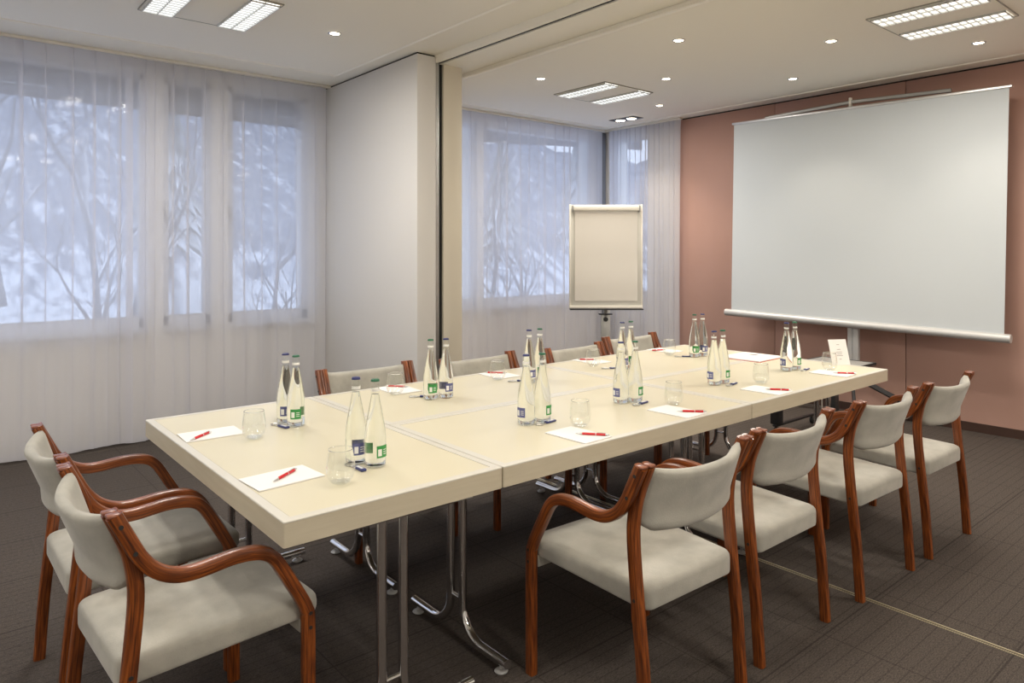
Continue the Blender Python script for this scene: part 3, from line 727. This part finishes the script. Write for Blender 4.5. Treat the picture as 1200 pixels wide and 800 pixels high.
for k in range(5):
    a = 2*PI*k/5+.3
    lg = MB().sweep([(0, -.04, .10), (.17*math.cos(a), -.04+.17*math.sin(a), .085), (.33*math.cos(a), -.04+.33*math.sin(a), .062)], rrect(.04, .022, .004, 1)).build('base_leg', M['blackmetal'], fc)
    MB().lathe([(0, -.011), (.024, -.011), (.027, -.006), (.027, .006), (.024, .011), (0, .011)], n=18, axis=Matrix.Translation((.33*math.cos(a), -.04+.33*math.sin(a), .027)) @ Matrix.Rotation(PI/2, 4, 'X')).build('castor', M['rubber'], lg)

# ---------------------------------------------------------------- trolley behind the table end
tr = empty('projector_trolley', (4.60, .95, 0)); tag(tr, 'black metal trolley with a small grey shelf, standing behind the far end of the table', 'trolley')
MB().rbox(-.18, -.405, .586, .185, .005, .600, .003).build('shelf', M['grey_top'], tr)
MB().rbox(-.188, -.412, .583, -.178, .012, .603, .002).rbox(.184, -.412, .583, .194, .012, .603, .002).rbox(-.188, -.414, .583, .194, -.404, .603, .002).rbox(-.188, .004, .583, .194, .014, .603, .002).build('shelf_edging', M['blackmetal'], tr)
for yy in (-.25, .19):
    lg = MB().rbox(-.205, yy-.036, .085, -.135, yy+.036, .583, .005).build('column', M['blackmetal'], tr)
    MB().rbox(-.205, yy-.018, .068, .42, yy+.018, .084, .004).build('base_beam', M['blackmetal'], tr)
    for xx in (-.17, .40):
        ca = MB().lathe([(0, -.013), (.030, -.013), (.034, -.008), (.034, .008), (.030, .013), (0, .013)], n=20, axis=Matrix.Translation((xx, yy, .034)) @ Matrix.Rotation(PI/2, 4, 'X')).build('castor', M['rubber'], tr)
        MB().rbox(xx-.012, yy-.018, .034, xx+.012, yy+.018, .072, .003).build('castor_fork', M['alu_dark'], ca)
MB().rbox(-.185, -.25, .50, -.155, .19, .56, .004).build('cross_bar', M['blackmetal'], tr)
MB().rbox(-.20, -.25, .565, -.14, .19, .583, .003).build('upper_rail', M['blackmetal'], tr)
cb = MB().tube(smooth_path([(3.688, .41, .715), (3.690, .41, .50), (3.692, .41, .25), (3.70, .42, .03), (3.80, .50, .006), (4.1, .62, .006)], 6), .004, 8).build('power_cable', M['whiteplastic']); tag(cb, 'thin white cable hanging from the far table end to the carpet', 'cable')

# ---------------------------------------------------------------- ceiling lights
def fixture(cx, cy, label, tube, frame=True, power=30, col=(1, .95, .86)):
    t = empty('recessed_ceiling_light', (cx, cy, ZP)); tag(t, label, 'ceiling light', 'recessed square ceiling lights')
    w = .312; pl = MB().rbox(-w, -w, -.006, w, w, .0, .002); pl.build('housing', M['fixture'], t)
    fr = MB()
    for a in ((-w-.003, -w-.003, w+.003, -w), (-w-.003, w, w+.003, w+.003), (-w-.003, -w, -w, w), (w, -w, w+.003, w)): fr.box(a[0], a[1], -.008, a[2], a[3], 0)
    fr.build('trim_ring', M['fixturetrim'], t, smooth=0)
    for sx in (-1, 1):
        x0, x1 = (-.300, -.130) if sx < 0 else (.130, .300)
        d = MB().box(x0+.004, -.292, -.010, x1-.004, .292, -.0065).build('diffuser', tube, t, smooth=0)
        lv = MB()
        for xx in (x0, x1-.004, (x0+x1)/2-.004): lv.box(xx, -.295, -.020, xx+.006, .295, -.006)
        for k in range(15):
            yy = -.292+k*.0417; lv.box(x0, yy-.003, -.019, x1, yy+.003, -.010)
        lv.build('louver', M['louver'], t, smooth=0)
        l = bpy.data.lights.new('tube_light', 'AREA'); l.shape = 'RECTANGLE'; l.size = .16; l.size_y = .57; l.energy = power; l.color = col
        lo = bpy.data.objects.new('tube_light', l); COL.objects.link(lo); lo.parent = t; lo.location = ((x0+x1)/2, 0, -.026)
    return t
WARM = (1, .93, .82)
fixture(.580, 2.515, 'square twin-strip ceiling light above the table by the left windows', M['tube_cool'], power=16, col=(1, .95, .88))
fixture(3.995, 2.58, 'square twin-strip ceiling light above the flip chart', M['tube_cool'], power=16, col=(1, .95, .88))
fixture(4.035, -.165, 'square twin-strip ceiling light in front of the screen, glowing warm white', M['tube'], power=17, col=WARM)
fixture(.580, -.165, 'added unseen square twin-strip ceiling light above the near side of the head table', M['tube'], power=10, col=WARM)  # out-of-view fitting, added for illumination of the near half
fixture(.580, -2.75, 'added unseen square twin-strip ceiling light behind the camera', M['tube'], power=22, col=WARM)  # added out of view so the hidden walls bounce more light
fixture(4.035, -2.75, 'added unseen square twin-strip ceiling light beyond the last armchair of the near side', M['tube'], power=22, col=WARM)  # another unseen addition, for bounce off the right wall
fixture(-1.95, 2.515, 'added unseen square twin-strip ceiling light to the left of the view', M['tube'], power=12, col=(1, .95, .88))  # unseen, added to brighten the table's left end face and head chairs
fixture(-1.95, -.165, 'added unseen square twin-strip ceiling light beside the camera', M['tube'], power=12, col=(1, .95, .88))  # second added light out of view for the table's left edge
def downlight(x, y, label, power, blend=.6, size=100):
    t = empty('downlight', (x, y, ZP)); tag(t, label, 'spotlight', 'small round ceiling downlights')
    MB().lathe([(.030, -.001), (.034, -.005), (.043, -.004), (.045, .0)], n=28).build('trim_ring', M['alu'], t)
    MB().lathe([(0, -.0015), (.031, -.0015), (.031, 0)], n=24).build('lamp', M['glow'], t)
    l = bpy.data.lights.new('spot', 'SPOT'); l.energy = power; l.color = (1, .86, .68); l.spot_size = math.radians(size); l.spot_blend = blend; l.shadow_soft_size = .035
    lo = bpy.data.objects.new('spot', l); COL.objects.link(lo); lo.parent = t; lo.location = (0, 0, -.012)
D = [(1.362, 2.52, 'small round downlight beside the top of the pale partition'), (3.205, 2.545, 'small round downlight just beyond the partition track near the curtains'),
     (3.205, 1.16, 'small round downlight midway along the partition track'), (4.0, 1.88, 'small round downlight beside the flip chart ceiling light'),
     (4.81, 2.59, 'small round downlight near the twin spotlight in the curtained corner'), (4.01, .504, 'small round downlight above the screen side, beside the warm ceiling light'),
     (4.80, 1.206, 'small round downlight just in front of the screen top'), (4.82, -.128, 'small round downlight close to the terracotta wall beside the warm ceiling light'),
     (1.362, 1.16, 'small round downlight above the middle of the table'), (1.362, -.2, 'small round downlight above the armchair row')]
for x, y, lb in D: downlight(x, y, lb, ((9 if y > 2 else 19) if x < 2 else 27) if x < 4.7 else 17)
tw = empty('twin_spotlight', (5.10, 3.27, ZP)); tag(tw, 'black rectangular twin spotlight on the ceiling near the curtained corner', 'spotlight')
MB().rbox(-.085, -.17, -.006, .085, .17, 0, .002).build('plate', M['blackmetal'], tw)
for yy in (-.078, .078):
    MB().lathe([(0, -.0075), (.050, -.0075), (.055, -.012), (.062, -.010), (.064, -.006)], n=28, axis=Matrix.Translation((0, yy, 0))).build('lamp_ring', M['alu'], tw)
    MB().lathe([(0, -.010), (.046, -.010), (.046, -.007)], n=28, axis=Matrix.Translation((0, yy, 0))).build('lamp', M['glow'], tw)
    l = bpy.data.lights.new('spot', 'SPOT'); l.energy = 22; l.color = (1, .84, .64); l.spot_size = math.radians(110); l.spot_blend = .7; l.shadow_soft_size = .05
    lo = bpy.data.objects.new('spot', l); COL.objects.link(lo); lo.parent = tw; lo.location = (0, yy, -.02)

# ---------------------------------------------------------------- outdoors
def hnoise(x, y): return math.sin(x*.31+1.3)*math.cos(y*.23)+.5*math.sin(x*.9+y*.6)+.25*math.sin(x*2.1-y*1.7)
vs = []; fs = []; nx, ny = 70, 50
for j in range(ny):
    for i in range(nx):
        x = -50+i*2.2; y = 6+j*1.4
        z = -3.2+max(0, y-14)*.32+hnoise(x*.5, y*.5)*min(1.2, max(0, (y-10)*.1)); vs.append((x, y, z))
for j in range(ny-1):
    for i in range(nx-1): fs.append((j*nx+i, j*nx+i+1, (j+1)*nx+i+1, (j+1)*nx+i))
o = MB().add(vs, fs).build('snowy_hillside', M['hill'], smooth=80); tag(o, 'snow covered hillside with dark woodland beyond the windows', 'hillside', kind='structure')
struct('roof_eave', MB().box(XN-2, YW+.34, 2.84, 3.6, YW+1.0, 3.05).add([(3.6, YW+.34, 2.84), (6.9, YW+.34, 2.84), (6.9, YW+.37, 2.84), (3.6, YW+1.75, 2.84), (3.6, YW+.34, 3.05), (6.9, YW+.34, 3.05), (6.9, YW+.37, 3.05), (3.6, YW+1.75, 3.05)], [(0, 1, 2, 3), (4, 7, 6, 5), (0, 4, 5, 1), (1, 5, 6, 2), (2, 6, 7, 3), (3, 7, 4, 0)]), M['shutter'], smooth=0)
def tree(x, y, z, H, seed, label):
    rnd = random.Random(seed); mb = MB()
    def branch(p, d, ln, r, depth):
        pts = [p]; q = p.copy(); dd = d.copy(); k = 4
        for i in range(k):
            dd = (dd+Vector((rnd.uniform(-.22, .22), rnd.uniform(-.22, .22), rnd.uniform(-.05, .16)))).normalized(); q = q+dd*ln/k; pts.append(q.copy())
        mb.tube(pts, r, 5 if depth < 2 else 3, False, [1-.16*i for i in range(k+1)])
        if depth >= 4: return
        for b in range(3 if depth else 5):
            i = rnd.randint(1, k); side = Vector((rnd.uniform(-1, 1), rnd.uniform(-1, 1), rnd.uniform(.0, .8))).normalized()
            branch(pts[i], (dd*.9+side).normalized(), ln*rnd.uniform(.42, .58), r*.52, depth+1)
    branch(Vector((0, 0, 0)), Vector((0, 0, 1)), H*.55, H*.011, 0)
    o = mb.build('bare_tree', M['snowbark'], smooth=60, loc=(x, y, z)); tag(o, label, 'tree', 'winter trees beyond the windows'); return o
TR = [(-11, 18, 9, 'at the outer end of the wide window'), (1.2, 24, 10, 'uphill behind the wide window'), (4.3, 22.5, 9, 'uphill behind the narrow windows'), (12.8, 22, 10, 'uphill behind the flip chart'), (20.5, 17, 10, 'farthest toward the corner'),(-6.5, 16, 9, 'farthest toward the wide window'), (-1.0, 15, 9, 'behind the middle of the wide window'), (2.6, 18, 10, 'behind the window mullion'), (5.9, 14, 9, 'seen through the narrow window'),
      (9.3, 18, 9, 'seen through the window next to the partition'), (12.2, 14, 9, 'left of the flip chart'), (16.2, 19.5, 10, 'just above the flip chart'), (17.5, 11, 9, 'near the curtained corner')]
for i, (x, y, H, w) in enumerate(TR): tree(x, y, -3.4+max(0, y-14)*.32, H, 20+i, 'bare snow dusted tree outside, '+w)
def fir(x, y, H, seed, label):
    rnd = random.Random(seed); t = empty('fir_tree', (x, y, -3.4+max(0, y-14)*.32)); tag(t, label, 'tree', 'snowy firs on the hillside')
    MB().lathe([(.18, 0), (.04, H*.9)], n=8).build('trunk', M['bark'], t)
    c = MB()
    for k in range(9):
        z = H*(.16+.09*k); r = H*.24*(1-k/9.6); n = 16; vs = [(0, 0, z+H*.16)]
        for i in range(n*2):
            a = PI*i/n; rr = r*(1 if i % 2 else .62)*rnd.uniform(.85, 1.1); vs.append((rr*math.cos(a), rr*math.sin(a), z-(.06*H if i % 2 else 0)))
        c.add(vs, [(0, 1+i, 1+(i+1) % (2*n)) for i in range(2*n)])
    c.build('foliage', M['snowfir'], t, smooth=0)
for i, (x, y, H, w) in enumerate([(-9, 24, 11, 'at the far left of the wide window'), (-4.0, 27, 12, 'behind the wide window'), (6.2, 26, 11, 'behind the narrow windows'), (14.0, 27, 12, 'behind the partition-side window'), (21, 25, 10, 'behind the flip chart'), (27.5, 26, 12, 'toward the curtained corner')]):
    fir(x, y, H*.72, 60+i, 'snow covered fir on the hillside, '+w)
def house(x, y, z, w, d, h, rz, label):
    t = empty('house', (x, y, z), rz); tag(t, label, 'house', 'snowy houses beyond the windows')
    MB().box(-w/2, -d/2, 0, w/2, d/2, h).build('wall', M['housewall'], t, smooth=0)
    r = MB(); vs = [(-w/2-.4, -d/2-.4, h), (w/2+.4, -d/2-.4, h), (w/2+.4, d/2+.4, h), (-w/2-.4, d/2+.4, h), (-w/2-.4, 0, h+1.6), (w/2+.4, 0, h+1.6)]
    r.add(vs, [(0, 1, 5, 4), (2, 3, 4, 5), (1, 2, 5), (3, 0, 4), (3, 2, 1, 0)]); r.build('roof', M['snow'], t, smooth=0)
    for k in range(3):
        for zz in (.9, h-1.9): MB().box(-w/2+w*(k+.5)/3-.5, -d/2-.05, zz, -w/2+w*(k+.5)/3+.5, -d/2+.02, zz+1.1).build('window_pane', M['housedark'], t, smooth=0)
house(25, 7.0, -3.2, 8, 6, 3.2, -.3, 'pale house with a snow covered roof toward the corner window')
house(26, -3.0, -3.2, 6, 7, 3.6, .4, 'pale house with a snow covered roof beyond the end window')
struct('ground', MB().box(-50, 4.9, -3.5, 110, 40, -3.3).box(6.6, -20, -3.5, 110, 5, -3.3), M['snow'], smooth=0)

# ---------------------------------------------------------------- world, camera, render settings
w = bpy.data.worlds.new('World'); S.world = w; w.use_nodes = True
bg = w.node_tree.nodes['Background']; bg.inputs[0].default_value = (.70, .78, 1.0, 1); bg.inputs[1].default_value = 1.95
cam = bpy.data.cameras.new('Camera'); co = bpy.data.objects.new('Camera', cam); COL.objects.link(co); S.camera = co
co.location = (-.716, -1.775, 1.4386); co.rotation_euler = (PI/2, 0, math.radians(49.8157-90))
cam.sensor_width = 36; cam.lens = 827.85/1200*36; cam.shift_x = -.0035; cam.shift_y = -(400-294.6)/1200; cam.clip_end = 300
vs_ = S.view_settings; vs_.view_transform = 'Standard'; vs_.look = 'None'; vs_.gamma = 1; vs_.exposure = .11; vs_.use_curve_mapping = False
cy = S.cycles; cy.max_bounces = 14; cy.diffuse_bounces = 5; cy.glossy_bounces = 5; cy.transmission_bounces = 12; cy.transparent_max_bounces = 32
cy.use_denoising = True; cy.sample_clamp_indirect = 6; cy.blur_glossy = .5
